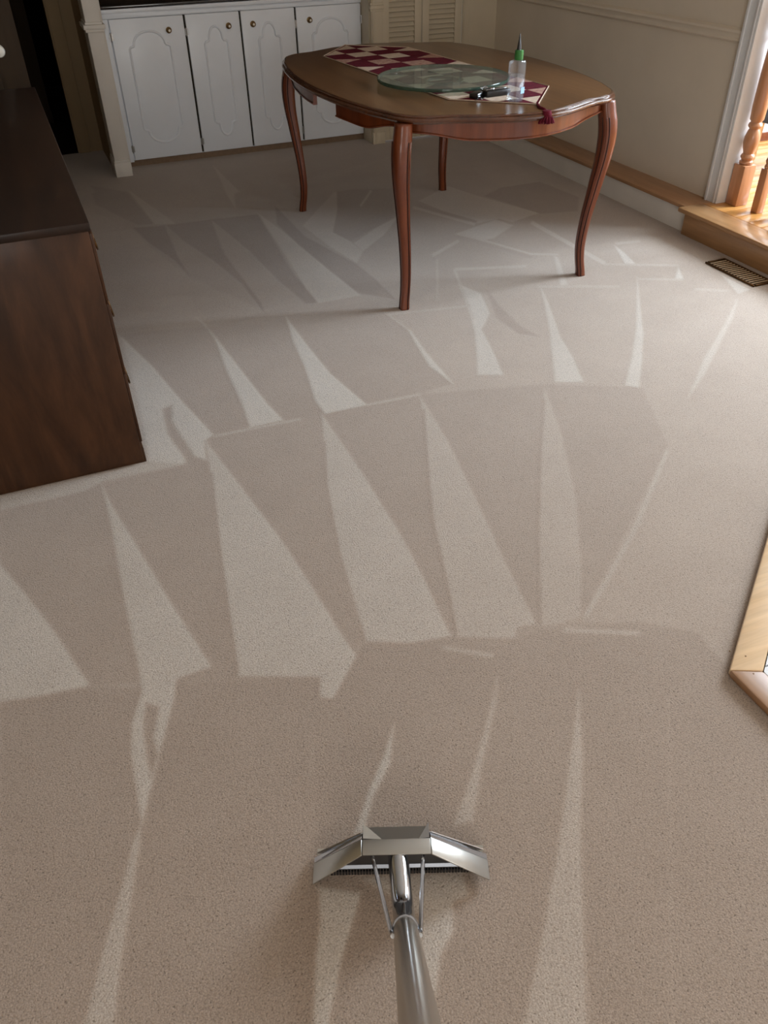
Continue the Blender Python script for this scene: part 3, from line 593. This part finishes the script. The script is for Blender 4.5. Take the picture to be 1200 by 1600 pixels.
# ---- cabinet alcove
cab = thing('base_cabinet', 'white built-in base cabinet with four arched panel doors', 'cabinet', (1.44, 6.0, 0))
box('body', (.60, YF+.022, .035), (2.265, 6.30, .888), 'cabinet_white', cab)
bm = bmesh.new(); addbox(bm, (.60, YF+.004, .838), (2.272, YF+.024, .888)); addbox(bm, (.596, YF-.006, .866), (2.272, YF+.004, .888))
finish('top_rail', bm, 'cabinet_white', cab, True, .003)
box('face_stile', (.60, YF+.004, .03), (.634, YF+.024, .838), 'cabinet_white', cab, .002)
box('toe_kick', (.585, YF+.02, 0), (2.272, YF+.05, .036), 'toe_brown', cab)
def panel_outline(x0, x1, z0, z1, hs, inset, y):
    cx, hw = (x0+x1)/2, (x1-x0)/2; h = hs
    pts = [];
    rx = hw-inset
    def arc(zs, sgn, rev):
        o = []
        for k in range(0, 19):
            a = PI*k/18
            o.append((cx-rx*math.cos(a), y, zs+sgn*math.sin(a)*(h-inset*.7)))
        return o[::-1] if rev else o
    zt, zb = z1-h, z0+h
    pts += [(x0, y, zb), (x0, y, (zb+zt)/2), (x0, y, zt), (x0+inset*.35, y, zt+inset*.35), (x0+inset*.8, y, zt+inset*.4)]
    pts += arc(zt+inset*.7, 1, False)
    pts += [(x1-inset*.8, y, zt+inset*.4), (x1-inset*.35, y, zt+inset*.35), (x1, y, zt), (x1, y, (zb+zt)/2), (x1, y, zb), (x1-inset*.35, y, zb-inset*.35), (x1-inset*.8, y, zb-inset*.4)]
    pts += arc(zb-inset*.7, -1, True)
    pts += [(x0+inset*.8, y, zb-inset*.4), (x0+inset*.35, y, zb-inset*.35)]
    return pts
doors = [(.642, 1.088, (.735, .986), .99, 'L'), (1.101, 1.441, (1.204, 1.350), 1.367, 'L'), (1.453, 1.806, (1.556, 1.700), 1.525, 'R'), (1.818, 2.264, (1.922, 2.174), 1.905, 'R')]
for i, (x0, x1, (p0, p1), kx, hside) in enumerate(doors):
    d = box('door', (x0, YF, .042), (x1, YF+.02, .836), 'cabinet_white', cab, .003)
    tube('panel_molding', panel_outline(p0, p1, .133, .765, .09, .03, YF), .0072, 'cabinet_white', d, 8, True)
    kn = lathe('knob', [(.017, 0), (.018, .004), (.012, .006), (.006, .009), (.007, .014), (.013, .019), (.014, .024), (.010, .029), (.0, .030)], (kx, YF, .762), 'old_brass', d, 16, (0, -1, 0))
    lathe('knob_inlay', [(.0075, 0), (.0065, .0025), (.002, .004)], (kx, YF-.028, .762), 'knob_white', d, 12, (0, -1, 0))
    hx = x0-.004 if hside == 'L' else x1+.004
    for hz in (.11, .745):
        bm = bmesh.new(); addtube(bm, [(hx, YF-.002, hz-.024), (hx, YF-.002, hz+.024)], .004, 8)
        addbox(bm, (hx-.008, YF-.001, hz-.018), (hx+.012 if hside == 'L' else hx+.008, YF+.004, hz+.018))
        finish('hinge', bm, 'hinge', d, True)
for gx in (1.0945, 1.447, 1.812): box('gap_shadow_strip', (gx-.0065, YF+.018, .042), (gx+.0065, YF+.0225, .836), 'gap_dark', cab)
ct = box('countertop', (.59, YF-.008, .8895), (2.272, 6.30, .906), 'stone_dark', None, .004)
tag(ct, 'dark polished countertop on the white cabinet', 'countertop')
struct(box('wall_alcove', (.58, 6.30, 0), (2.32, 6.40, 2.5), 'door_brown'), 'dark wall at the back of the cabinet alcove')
# left pilaster and the wall return beside it
bm = bmesh.new()
addbox(bm, (.492, 5.60, .10), (.578, 5.80, 2.5))
addbox(bm, (.484, 5.588, 0), (.586, 5.80, .085)); addbox(bm, (.488, 5.592, .085), (.582, 5.80, .10))
addbox(bm, (.482, 5.588, .800), (.588, 5.80, .815)); addbox(bm, (.474, 5.578, .815), (.596, 5.80, .838)); addbox(bm, (.486, 5.592, .838), (.584, 5.80, .850))
addbox(bm, (.578, 5.72, 0), (.602, 5.80, 2.5))
struct(finish('trim_7', bm, 'pillar_white', None, True, .002), 'white square pilaster with a base block beside the cabinet')
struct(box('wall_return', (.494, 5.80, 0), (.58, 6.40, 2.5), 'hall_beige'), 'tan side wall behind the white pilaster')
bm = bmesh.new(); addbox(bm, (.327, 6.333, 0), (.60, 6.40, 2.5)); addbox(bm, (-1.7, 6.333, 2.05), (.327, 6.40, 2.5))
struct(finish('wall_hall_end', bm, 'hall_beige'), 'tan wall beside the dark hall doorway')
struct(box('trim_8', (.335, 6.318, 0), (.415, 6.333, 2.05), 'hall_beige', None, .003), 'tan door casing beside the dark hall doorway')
# far wall seen through the doorway
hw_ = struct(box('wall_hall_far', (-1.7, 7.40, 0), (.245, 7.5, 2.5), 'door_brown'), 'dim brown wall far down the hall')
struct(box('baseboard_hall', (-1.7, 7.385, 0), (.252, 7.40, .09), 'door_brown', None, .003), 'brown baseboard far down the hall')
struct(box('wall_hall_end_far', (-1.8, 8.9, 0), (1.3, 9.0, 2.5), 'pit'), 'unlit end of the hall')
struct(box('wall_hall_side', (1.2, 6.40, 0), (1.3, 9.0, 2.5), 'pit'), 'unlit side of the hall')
hd = struct(link(bpy.data.objects.new('door_3', None), (-.3, 4.95, 0)), 'dark brown door standing open behind the sideboard')
box('leaf', (-.72, 4.93, .01), (.10, 4.968, 2.03), 'door_brown', hd, .003)
for a, b in ((.18, .95), (1.1, 1.9)): box('panel', (-.60, 4.922, a), (-.03, 4.93, b), 'door_brown', hd, .006)
kb = lathe('door_knob', [(.024, 0), (.024, .004), (.010, .008), (.010, .03), (.022, .038), (.028, .052), (.024, .066), (.012, .073), (0, .0745)], (-.006, 4.93, .832), 'knob_white', hd, 20, (0, -1, 0))
kb['label'] = 'white porcelain knob'

# ---- floor register
reg = thing('floor_register', 'brown metal floor register set in the carpet beside the oak step', 'floor vent', (2.905, 2.69, 0))
rx0, rx1, ry0, ry1 = 2.848, 2.966, 2.535, 2.855
box('duct', (rx0+.01, ry0+.01, -.004), (rx1-.01, ry1-.01, .0052), 'pit', reg)
for nm, a, b in (('frame_bar', (rx0, ry0, 0), (rx0+.007, ry1, .009)), ('frame_bar', (rx1-.014, ry0, 0), (rx1, ry1, .009)), ('frame_bar', (rx0+.014, ry0, 0), (rx1-.014, ry0+.012, .009)), ('frame_bar', (rx0+.014, ry1-.012, 0), (rx1-.014, ry1, .009))):
    box(nm, a, b, 'bronze', reg, .002)
s0 = None
for k in range(15):
    yy = ry0+.024+k*.0193
    if s0 is None:
        bm = bmesh.new(); addbox(bm, (rx0+.012, yy-.0036, .0054), (rx1-.012, yy+.0036, .0078))
        s0 = finish('slat', bm, 'register_brown', reg); ls = WORLD[s0.name].copy(); y0_ = yy
    else: share(s0, 'slat', ls+Vector((0, yy-y0_, 0)), reg)

# ---- railing at the step
rail = thing('stair_railing', 'turned oak railing post and spindles standing on the kitchen step edge', 'railing', (3.28, 3.0, ZU))
def turned(name, cx, cy, s, zs, parent, zt):
    bm = bmesh.new(); addbox(bm, (cx-s, cy-s, ZU), (cx+s, cy+s, zs))
    bmesh.ops.bevel(bm, geom=[e for e in bm.edges], offset=s*.12, segments=2, affect='EDGES', profile=.5)
    k = s/.038
    pr = [(.026, zs-.004), (.034, zs+.006), (.034, zs+.014), (.026, zs+.020), (.030, zs+.026), (.035, zs+.034), (.033, zs+.042), (.026, zs+.05), (.027, zs+.056),
          (.033, zs+.075), (.038, zs+.10), (.037, zs+.125), (.030, zs+.150), (.024, zs+.163), (.031, zs+.170), (.034, zs+.178), (.031, zs+.187), (.026, zs+.192), (.027, zs+.197), (.033, zs+.205), (.0355, zs+.26), (.034, zs+.40), (.029, zs+.52), (.026, zs+.535), (.034, zs+.545), (.034, zs+.557), (.026, zs+.565), (.030, zs+.60), (.034, zt)]
    addlathe(bm, [(r*k, z) for r, z in pr], (cx, cy, 0), 20)
    return finish(name, bm, 'post_wood', parent, True)
turned('newel_post', 3.283, 3.178, .038, .325, rail, 1.02)
for k in range(4): turned('spindle', 3.283, 3.032-.135*k, .021, .338, rail, 1.02)
bm = bmesh.new(); addbox(bm, (3.253, 2.55, 1.02), (3.313, 3.215, 1.07)); finish('handrail', bm, 'post_wood', rail, True, .012)

# ---- low stool in the kitchen
st = thing('kitchen_stool', 'low stool with a dark grey padded seat on pale wooden legs', 'stool', (4.0, 3.42, ZU))
box('seat_pad', (3.80, 3.42, .37), (4.10, 3.69, .47), 'black_pad', st, .02)
for x, y in ((3.825, 3.445), (4.075, 3.445), (3.825, 3.665), (4.075, 3.665)):
    bm = bmesh.new(); addtube(bm, [(x, y, ZU), (x, y, .375)], [.014, .02], 8); finish('leg', bm, 'oak_pale', st, True)

# ================================================================== SIDEBOARD
sb = thing('sideboard', 'long dark walnut sideboard standing along the carpet edge', 'sideboard', (-.18, 3.25, 0))
sx0, sx1, sy0, sy1, sh = -.42, .098, 2.252, 4.24, .767
box('carcass', (sx0, sy0+.004, .012), (sx1-.004, sy1-.004, sh-.024), 'walnut', sb, .002)
box('top', (sx0-.005, sy0-.006, sh-.024), (sx1+.003, sy1+.006, sh), 'walnut_top', sb, .004)
box('plinth', (sx0+.01, sy0+.01, 0), (sx1+.004, sy1-.01, .05), 'walnut', sb, .002)
nd = 4; dw = (sy1-sy0-.04)/nd
for k in range(nd):
    y0, y1 = sy0+.02+k*dw, sy0+.02+(k+1)*dw-.006
    for z0, z1 in ((.07, .31), (.32, .53), (.54, .73)):
        d = box('drawer', (sx1-.004, y0, z0), (sx1+.006, y1, z1), 'walnut', sb, .002)
        ym, zm = (y0+y1)/2, (z0+z1)/2
        for dy in (-.045, .045): lathe('pull_rosette', [(.012, 0), (.012, .003), (.006, .006), (.005, .012)], (sx1+.006, ym+dy, zm+.012), 'bronze', d, 10, (1, 0, 0))
        tube('pull', smoothpath([(sx1+.015, ym-.045, zm+.012), (sx1+.018, ym-.042, zm-.008), (sx1+.02, ym-.02, zm-.022), (sx1+.02, ym+.02, zm-.022), (sx1+.018, ym+.042, zm-.008), (sx1+.015, ym+.045, zm+.012)], 4), .0035, 'bronze', d, 6)

# ================================================================== DINING TABLE
TC = Vector((1.80, 3.72)); ZT = .770
tb = thing('dining_table', 'oval brown dining table with moulded edge on four red mahogany cabriole legs', 'table', (TC.x, TC.y, 0))
quad = [(0, -.932), (.08, -.925), (.16, -.902), (.24, -.865), (.29, -.838), (.318, -.826), (.345, -.820), (.385, -.812), (.42, -.797), (.452, -.772), (.482, -.736), (.503, -.695), (.512, -.665), (.522, -.635), (.545, -.57), (.577, -.42), (.600, -.26), (.611, -.12), (.614, 0)]
OUT = [Vector(p) for p in quad]+[Vector((p[0], -p[1])) for p in quad[-2::-1]]
OUT += [Vector((-p.x, p.y)) for p in OUT[-2:0:-1]]
def resample(P, n):
    P2 = P+[P[0]]; L = [0]
    for a, b in zip(P2, P2[1:]): L.append(L[-1]+(b-a).length)
    o = []; j = 0
    for k in range(n):
        s = L[-1]*k/n
        while L[j+1] < s: j += 1
        t = (s-L[j])/(L[j+1]-L[j]); o.append(P2[j].lerp(P2[j+1], t))
    return o
ROUT = resample(OUT, 220)
def inset(P, d):
    n = len(P); o = []
    for i in range(n):
        t = (P[(i+1) % n]-P[i-1]).normalized(); o.append(P[i]+Vector((-t.y, t.x))*d)
    return o
def loft(name, levels, mat, parent, capmats=None):
    bm = bmesh.new(); rings = []
    for d, z in levels:
        rings.append([bm.verts.new((TC.x+p.x, TC.y+p.y, z)) for p in inset(ROUT, d)])
    n = len(ROUT)
    for a, b in zip(rings, rings[1:]):
        for k in range(n): bm.faces.new((a[k], a[(k+1) % n], b[(k+1) % n], b[k]))
    bm.faces.new(rings[0]); bm.faces.new(rings[-1][::-1])
    return finish(name, bm, mat, parent, True)
loft('tabletop', [(.020, ZT), (.022, ZT-.016)], 'tabletop', tb)
loft('edge_molding', [(.020, ZT-.0005), (.013, ZT-.001), (.009, ZT-.005), (.010, ZT-.008), (.004, ZT-.010), (0, ZT-.015), (.001, ZT-.021), (.008, ZT-.026), (.012, ZT-.030), (.03, ZT-.031)], 'table_edge', tb)
# legs
foot = {(-1, -1): (1.330, 2.985), (1, -1): (2.235, 2.985), (-1, 1): (1.350, 4.448), (1, 1): (2.240, 4.452)}
kz = [(.742, .004, .030), (.70, .012, .032), (.66, .022, .0325), (.60, .028, .0315), (.52, .024, .0285), (.44, .012, .0255), (.36, .000, .0228), (.28, -.012, .0208), (.20, -.020, .0195), (.13, -.022, .0185), (.07, -.016, .0178), (.03, -.008, .0180), (0, -.004, .0190)]
def leg(sx, sy):
    fx, fy = foot[(sx, sy)]; d = Vector((sx, sy, 0)).normalized(); t = Vector((-d.y, d.x, 0))
    P = smoothpath([(z, o, h) for z, o, h in kz], 4)
    bm = bmesh.new(); rings = []; sec = []
    # rounded-square section, corner pointing outward
    for k in range(16):
        a = 2*PI*k/16; c, s = math.cos(a), math.sin(a)
        r = 1.0/(abs(c)**1.35+abs(s)**1.35)**(1/1.35); sec.append((c*r*1.22, s*r*1.22))
    for z, o, h in P:
        c = Vector((fx, fy, z))+d*o
        rings.append([bm.verts.new(c+d*(a*h)+t*(b*h)) for a, b in sec])
    for A, B in zip(rings, rings[1:]):
        for k in range(16): bm.faces.new((A[k], A[(k+1) % 16], B[(k+1) % 16], B[k]))
    bm.faces.new(rings[0]); bm.faces.new(rings[-1][::-1])
    L = finish('leg', bm, 'mahogany', tb, 'all')
    for q in (-1, 1):
        path = [Vector((fx, fy, z))+d*(o+h*.12)+t*(q*h*1.16) for z, o, h in P if z < .69]
        tube('bead', path, [max(.0022, .10*h) for z, o, h in P if z < .69], 'mahogany', L, 8)
        for e_ in (-.43, .43):
            gp = [Vector((fx, fy, z))+d*(o+h*e_)+t*(q*h*1.0) for z, o, h in P if z < .69]
            tube('groove', gp, .0022, 'groove_dark', L, 6)
for k in foot: leg(*k)
# aprons
INN = inset(resample(OUT, 400), .045)
def apron(name, sel, key, zf, th=.018):
    P = sorted([p for p in INN if sel(p)], key=key)
    bm = bmesh.new(); n = len(P); R = []
    for i, p in enumerate(P):
        a, b = P[max(i-1, 0)], P[min(i+1, n-1)]; t = (b-a).normalized(); nn = Vector((-t.y, t.x))
        if (p+nn*.01).length > p.length: nn = -nn
        q = p+nn*th; zb = zf(p)
        R.append([bm.verts.new((TC.x+c.x, TC.y+c.y, z)) for c, z in ((p, ZT-.03), (p, zb), (q, zb), (q, ZT-.03))])
    for A, B in zip(R, R[1:]):
        for k in range(4): bm.faces.new((A[k], A[(k+1) % 4], B[(k+1) % 4], B[k]))
    bm.faces.new(R[0]); bm.faces.new(R[-1][::-1])
    ap = finish(name, bm, 'mahogany', tb, True)
    pts = []
    for i, p in enumerate(P):
        zb = zf(p); pts.append((TC.x+p.x*1.004, TC.y+p.y*1.004, zb+.005))
    tube('bead', pts, .0035, 'mahogany', ap, 6)
def zend(p):
    a = abs(p.x); s = min(1, max(0, (a-.22)/.20)); return .670+.030*s*s*(3-2*s)
def zside(p):
    a = abs(p.y)
    if a < .45: return .676
    s = (a-.45)/.20; return .676+.038*min(1, s)*abs(math.sin(s*PI*.62))
for sy in (-1, 1):
    apron('end_apron', lambda p: abs(p.x) < .445 and p.y*sy > .5, lambda p: p.x, zend)
    for sx in (-1, 1):
        g = -.215 if sy < 0 else .035
        apron('side_apron', lambda p: p.x*sx > .43 and ((p.y < g) if sy < 0 else (p.y > g)) and abs(p.y) < .70, lambda p: p.y, zside)
bm = bmesh.new(); addbox(bm, (TC.x-.22, TC.y-.74, ZT-.06), (TC.x-.18, TC.y+.74, ZT-.031)); finish('slide_rail', bm, 'mahogany', tb)
bm = bmesh.new(); addbox(bm, (TC.x+.18, TC.y-.74, ZT-.06), (TC.x+.22, TC.y+.74, ZT-.031)); finish('slide_rail', bm, 'mahogany', tb)

# ================================================================== TABLE RUNNER
rt = thing('table_runner', 'burgundy and cream patchwork table runner with pointed ends on the dining table', 'table runner', (1.80, 3.75, ZT))
p0, p1 = Vector((1.860, 2.90)), Vector((1.715, 4.625)); ax = (p1-p0).normalized(); pr_ = Vector((ax.y, -ax.x)); LEN = (p1-p0).length
HW = .245; SH = .26
hexa = [(0, 0), (SH, HW), (LEN-SH, HW), (LEN, 0), (LEN-SH, -HW), (SH, -HW)]     # (along, across)
def rp(s, t): q = p0+ax*s+pr_*t; return (q.x, q.y)
prism('backing', [rp(*h) for h in hexa], ZT+.0004, ZT+.0022, 'burgundy', rt)
def clip(poly, conv):
    n = len(conv); ctr = (LEN/2, 0)
    for i in range(n):
        a, b = conv[i], conv[(i+1) % n]; nx_, ny_ = -(b[1]-a[1]), b[0]-a[0]
        if (ctr[0]-a[0])*nx_+(ctr[1]-a[1])*ny_ < 0: nx_, ny_ = -nx_, -ny_
        out = []
        for p, q in zip(poly, poly[1:]+poly[:1]):
            dp = (p[0]-a[0])*nx_+(p[1]-a[1])*ny_; dq = (q[0]-a[0])*nx_+(q[1]-a[1])*ny_
            if dp >= 0: out.append(p)
            if dp*dq < 0: t = dp/(dp-dq); out.append((p[0]+(q[0]-p[0])*t, p[1]+(q[1]-p[1])*t))
        poly = out
        if not poly: return []
    return poly
cs = .1225; ins = [(.018, 0), (SH+.002, HW-.010), (LEN-SH-.002, HW-.010), (LEN-.018, 0), (LEN-SH-.002, -HW+.010), (SH+.002, -HW+.010)]
rows = int(LEN/cs)+1
for i in range(rows):
    for j in range(4):
        s, t = i*cs, -2*cs+j*cs; g = .0012
        q = clip([(s+g, t+g), (s+cs-g, t+g), (s+cs-g, t+cs-g), (s+g, t+cs-g)], ins)
        if len(q) < 3: continue
        ar = abs(sum(a[0]*b[1]-b[0]*a[1] for a, b in zip(q, q[1:]+q[:1])))/2
        if ar < 3e-4: continue
        if (i+j) % 2: mt = 'burgundy'
        else: mt = 'rose_cloth' if random.random() < .25 else 'cream_cloth'
        if mt != 'burgundy' and j in (0, 3) and SH < s < LEN-SH-cs:
            e = s+g, s+cs-g; o_, i_ = (t+g, t+cs-g) if j == 0 else (t+cs-g, t+g)
            prism('patch', [rp(e[0], o_), rp(e[1], o_), rp((e[0]+e[1])/2, i_)][::1 if j == 0 else -1], ZT+.0022, ZT+.0036, mt, rt)
            prism('patch', [rp(e[1], o_), rp(e[1], i_), rp((e[0]+e[1])/2, i_)], ZT+.0022, ZT+.0033, 'burgundy', rt)
            prism('patch', [rp(e[0], o_), rp((e[0]+e[1])/2, i_), rp(e[0], i_)], ZT+.0022, ZT+.0033, 'burgundy', rt)
            continue
        prism('patch', [rp(*c) for c in q], ZT+.0022, ZT+.0036, mt, rt)
# piping and tassel
bm = bmesh.new(); addtube(bm, [Vector((*rp(*h), ZT+.003)) for h in hexa], .0024, 6, True); finish('piping', bm, 'cream_cloth', rt, True)
tx, ty = 1.838, 2.822
bm = bmesh.new(); addtube(bm, smoothpath([(*rp(.004, 0), ZT+.003), (tx-.002, ty+.03, ZT+.004), (tx, ty-.006, ZT+.001), (tx+.001, ty-.017, ZT-.012)], 5), .005, 8); finish('tassel_cord', bm, 'burgundy', rt, True)
bm = bmesh.new(); random.seed(5)
for k in range(42):
    a = 2*PI*k/42; r = .020+.008*(k % 3)/2
    addtube(bm, [(tx+.003*math.cos(a), ty-.022+.003*math.sin(a), ZT-.008), (tx+r*.8*math.cos(a), ty-.024+r*.6*math.sin(a), ZT-.022), (tx+r*1.2*math.cos(a), ty-.024+r*.7*math.sin(a), ZT-.040-.004*random.random())], .0022, 5)
addlathe(bm, [(.0, ZT-.026), (.017, ZT-.022), (.021, ZT-.012), (.016, ZT+.001), (0, ZT+.004)], (tx, ty-.020, 0), 12)
finish('tassel', bm, 'burgundy', rt, True)

# ================================================================== GLASS TURNTABLE, BOTTLE, KEYS
gt = thing('glass_turntable', 'round greenish glass turntable lying over the patchwork runner', 'turntable', (1.725, 3.455, ZT+.004))
gr, gz = .284, ZT+.016
lathe('base_ring', [(.085, ZT+.0037), (.088, ZT+.006), (.088, gz-.001), (.07, gz-.001), (.07, ZT+.0037)], (1.725, 3.455, 0), 'chrome', gt, 40, (0, 0, 1), True)
lathe('glass_top', [(gr-.0056, gz), (gr-.0056, gz+.013)], (1.725, 3.455, 0), 'glass_green', gt, 96)
lathe('glass_rim', [(gr-.0055, gz), (gr-.001, gz), (gr, gz+.0015), (gr, gz+.0115), (gr-.001, gz+.013), (gr-.0055, gz+.013)], (1.725, 3.455, 0), 'glass_rim', gt, 96, (0, 0, 1), True)

bt = thing('spray_bottle', 'clear square plastic bottle with a green cap standing on the runner end', 'bottle', (1.808, 2.99, ZT+.0036))
bx_, by_, bz = 1.808, 2.990, ZT+.0037
def sqring(h, z, r=.25, ang=.35):
    pts = []
    for k in range(24):
        a = 2*PI*k/24; c, s = math.cos(a), math.sin(a); q = 1/(abs(c)**6+abs(s)**6)**(1/6)
        x, y = c*q*h, s*q*h; pts.append((bx_+x*math.cos(ang)-y*math.sin(ang), by_+x*math.sin(ang)+y*math.cos(ang), z))
    return pts
def sqloft(name, lv, mat, parent):
    bm = bmesh.new(); R = [[bm.verts.new(p) for p in sqring(h, z)] for h, z in lv]
    for A, B in zip(R, R[1:]):
        for k in range(24): bm.faces.new((A[k], A[(k+1) % 24], B[(k+1) % 24], B[k]))
    bm.faces.new(R[0][::-1]); bm.faces.new(R[-1])
    return finish(name, bm, mat, parent, True)
sqloft('body', [(.023, bz), (.026, bz+.004), (.026, bz+.135), (.0245, bz+.139), (.014, bz+.142)], 'bottle_clear', bt)
sqloft('liquid', [(.021, bz+.004), (.022, bz+.008), (.022, bz+.092)], 'bottle_clear', bt)
lathe('cap', [(.015, bz+.142), (.0165, bz+.144), (.0165, bz+.172), (.014, bz+.175)], (bx_+.004, by_, 0), 'cap_green', bt, 20)
nz = lathe('nozzle_tip', [(.0085, bz+.175), (.007, bz+.19), (.0035, bz+.212), (.0015, bz+.230)], (bx_+.002, by_, 0), 'black_plastic', bt, 12)
nz['label'] = 'dark pointed nozzle tip'
bm = bmesh.new()
for lab_k, (dz0, dz1) in enumerate(((.028, .050),)):
    a = .35
    c0 = Vector((bx_, by_, 0)); e = Vector((math.cos(a), math.sin(a), 0)); f = Vector((math.sin(a), -math.cos(a), 0))
    vs = [bm.verts.new(c0+f*o+e*q+Vector((0, 0, bz+z))) for o in (.0262, .0268) for q, z in ((.0, dz0), (.021, dz0), (.021, dz1), (.0, dz1))]
    for g_ in ((0, 1, 2, 3), (7, 6, 5, 4), (0, 4, 5, 1), (1, 5, 6, 2), (2, 6, 7, 3), (3, 7, 4, 0)): bm.faces.new([vs[i] for i in g_])
finish('blue_patch', bm, 'bottle_blue', bt)  # small blue patch low on one side of the bottle

kz_ = ZT+.0037
ck = thing('car_key', 'black car key fob with a bunch of keys on a ring lying on the runner', 'keys', (1.755, 3.16, kz_))
def rotbox(name, c, size, ang, mat, parent, bevel):
    a = (c[0]-size[0]/2, c[1]-size[1]/2, c[2]); b = (c[0]+size[0]/2, c[1]+size[1]/2, c[2]+size[2])
    return box(name, a, b, mat, parent, bevel, Matrix.Rotation(ang, 3, 'Z'))
rotbox('fob', (1.792, 3.115, kz_+.0005), (.118, .050, .024), .10, 'black_plastic', ck, .007)
rotbox('fob_trim', (1.792, 3.113, kz_+.0240), (.095, .005, .002), .10, 'chrome', ck, .0008)
rotbox('fob_second', (1.715, 3.118, kz_+.0005), (.085, .040, .020), .6, 'black_plastic', ck, .006)
ringc = Vector((1.758, 3.135, kz_+.016))
tube('key_ring', [ringc+Vector((.017*math.cos(2*PI*k/24), .010*math.sin(2*PI*k/24), .014*math.sin(2*PI*k/24))) for k in range(24)], .0016, 'chrome', ck, 6, True)
for k, (c, an) in enumerate((((1.695, 3.080, kz_+.002), .7), ((1.708, 3.068, kz_+.005), 1.0), ((1.765, 3.13, kz_+.026), -.5))):
    bm = bmesh.new()
    addbox(bm, (c[0]-.03, c[1]-.004, c[2]), (c[0]+.005, c[1]+.004, c[2]+.002)); addlathe(bm, [(.012, c[2]), (.012, c[2]+.002)], (c[0]+.014, c[1], 0), 14)
    bmesh.ops.rotate(bm, verts=bm.verts, cent=c, matrix=Matrix.Rotation(an, 3, 'Z')); finish('key', bm, 'chrome', ck)

# ================================================================== CARPET CLEANING WAND
U = Vector((.927, -.375, 0)); V = Vector((.375, .927, 0))
def wl(u, v, z): return U*u+V*v+Vector((0, 0, z))
wd_ = thing('carpet_wand', 'shiny steel carpet cleaning wand with a wide slotted head pressed on the carpet', 'cleaning wand', tuple(wl(.02, .755, 0)))
def plate(name, poly, th, mat, bevel=0.0, parent=wd_):
    """poly: list of world points (planar), thickened along its normal"""
    bm = bmesh.new(); P = [Vector(p) for p in poly]; n = (P[1]-P[0]).cross(P[2]-P[0]).normalized()*th
    a = [bm.verts.new(p) for p in P]; b = [bm.verts.new(p+n) for p in P]; k = len(P)
    bm.faces.new(a[::-1]); bm.faces.new(b)
    for i in range(k): bm.faces.new((a[i], a[(i+1) % k], b[(i+1) % k], b[i]))
    return finish(name, bm, mat, parent, bool(bevel), bevel)
uL, uR, tL, tR, zt_ = -.140, .182, -.048, .074, .098
# back plate and front plate of the hollow head
plate('back_plate', [wl(uL+.012, .762, .014), wl(uR-.012, .762, .014), wl(tR-.004, .762, zt_-.006), wl(tL+.004, .762, zt_-.006)], .002, 'dark_steel')
plate('front_hood', [wl(uL+.004, .792, .012), wl(uR-.004, .792, .012), wl(tR+.004, .786, .088), wl(tL-.004, .786, .088)], .002, 'chrome')
# rim band: two wings and the bridge
def band(name, a, b, va, vb):
    (u0, z0), (u1, z1) = a, b
    return plate(name, [wl(u0, va[0], z0), wl(u1, vb[0], z1), wl(u1, vb[1], z1), wl(u0, va[1], z0)], .003, 'steel', .0012)
band('wing', (uL, .010), (tL, zt_), (.731, .770), (.736, .766)); band('bridge', (tL, zt_), (tR, zt_), (.736, .766), (.736, .766)); band('wing', (tR, zt_), (uR, .010), (.736, .766), (.731, .770))
for (u0, u1) in ((uL, tL), (uR, tR)):
    q_ = [wl(u0, .7705, .012), wl(u1, .7665, zt_+.002), wl(u1, .791, .078), wl(u0, .783, .006)]
    plate('hood', q_ if u0 < 0 else q_[::-1], .002, 'chrome')
plate('spray_recess', [wl(tL+.035, .767, .094), wl(tR-.020, .767, .094), wl(tR-.003, .797, .084), wl(tL+.003, .797, .084)], .002, 'steel')
plate('shroud_side', [wl(tR-.020, .7675, .0945), wl(tR-.001, .7675, .0985), wl(tR-.001, .797, .0985)], .002, 'chrome')
plate('shroud_side', [wl(tL+.001, .7675, .0985), wl(tL+.035, .7675, .0945), wl(tL+.001, .797, .0985)], .002, 'steel')
bm = bmesh.new()
for u0 in np.arange(uL+.03, uR-.03, .0055):
    vs = [bm.verts.new(wl(u0+a, v, z)) for z in (.000, .012) for v in (.753, .757) for a in (0, .0038)]
    for f_ in ((0, 2, 3, 1), (4, 5, 7, 6), (0, 1, 5, 4), (1, 3, 7, 5), (3, 2, 6, 7), (2, 0, 4, 6)): bm.faces.new([vs[i] for i in f_])
finish('slot_brush', bm, 'black_plastic', wd_)
plate('slot_lip', [wl(uL+.022, .757, .016), wl(uR-.022, .757, .016), wl(uR-.022, .7625, .022), wl(uL+.022, .7625, .022)], .002, 'dark_steel')
plate('slot_lip', [wl(uL+.004, .790, .006), wl(uR-.004, .790, .006), wl(uR-.004, .800, .010), wl(uL+.004, .800, .010)], .002, 'steel')
# tube: short swan neck out of the head, then the long straight wand
tA = Vector((.2450, .5450, .135)); tB = Vector((.127, .251, .643)); dr = (tB-tA).normalized()
neck = smoothpath([wl(.015, .768, .076), wl(.016, .735, .082), wl(.018, .700, .083), wl(.020, .665, .085), wl(.0215, .640, .094), wl(.0225, .619, .112), tA+dr*.005, tA+dr*.05], 6)
tube('neck', neck, .0185, 'chrome', wd_, 24)
lathe('collar', [(.0195, 0), (.0215, .003), (.0215, .022), (.0195, .026)], tuple(tA+dr*.02), 'chrome', wd_, 24, tuple(dr))
tube('wand_tube', [tA+dr*.03, tA+dr*.35, tA+dr*.7, tA+dr*1.05], .0192, 'tube_steel', wd_, 28)
for s in (-1, 1):
    cu = .014+s*.047
    side = dr.cross(Vector((0, 0, 1))).normalized()*(s*.021)
    if side.dot(U)*s < 0: side = -side
    pts = [wl(cu, .752, .085), tA+dr*.045+side*1.12, tA+dr*.10+side*.98]
    tube('brace_rod', pts, .0036, 'chrome', wd_, 8)
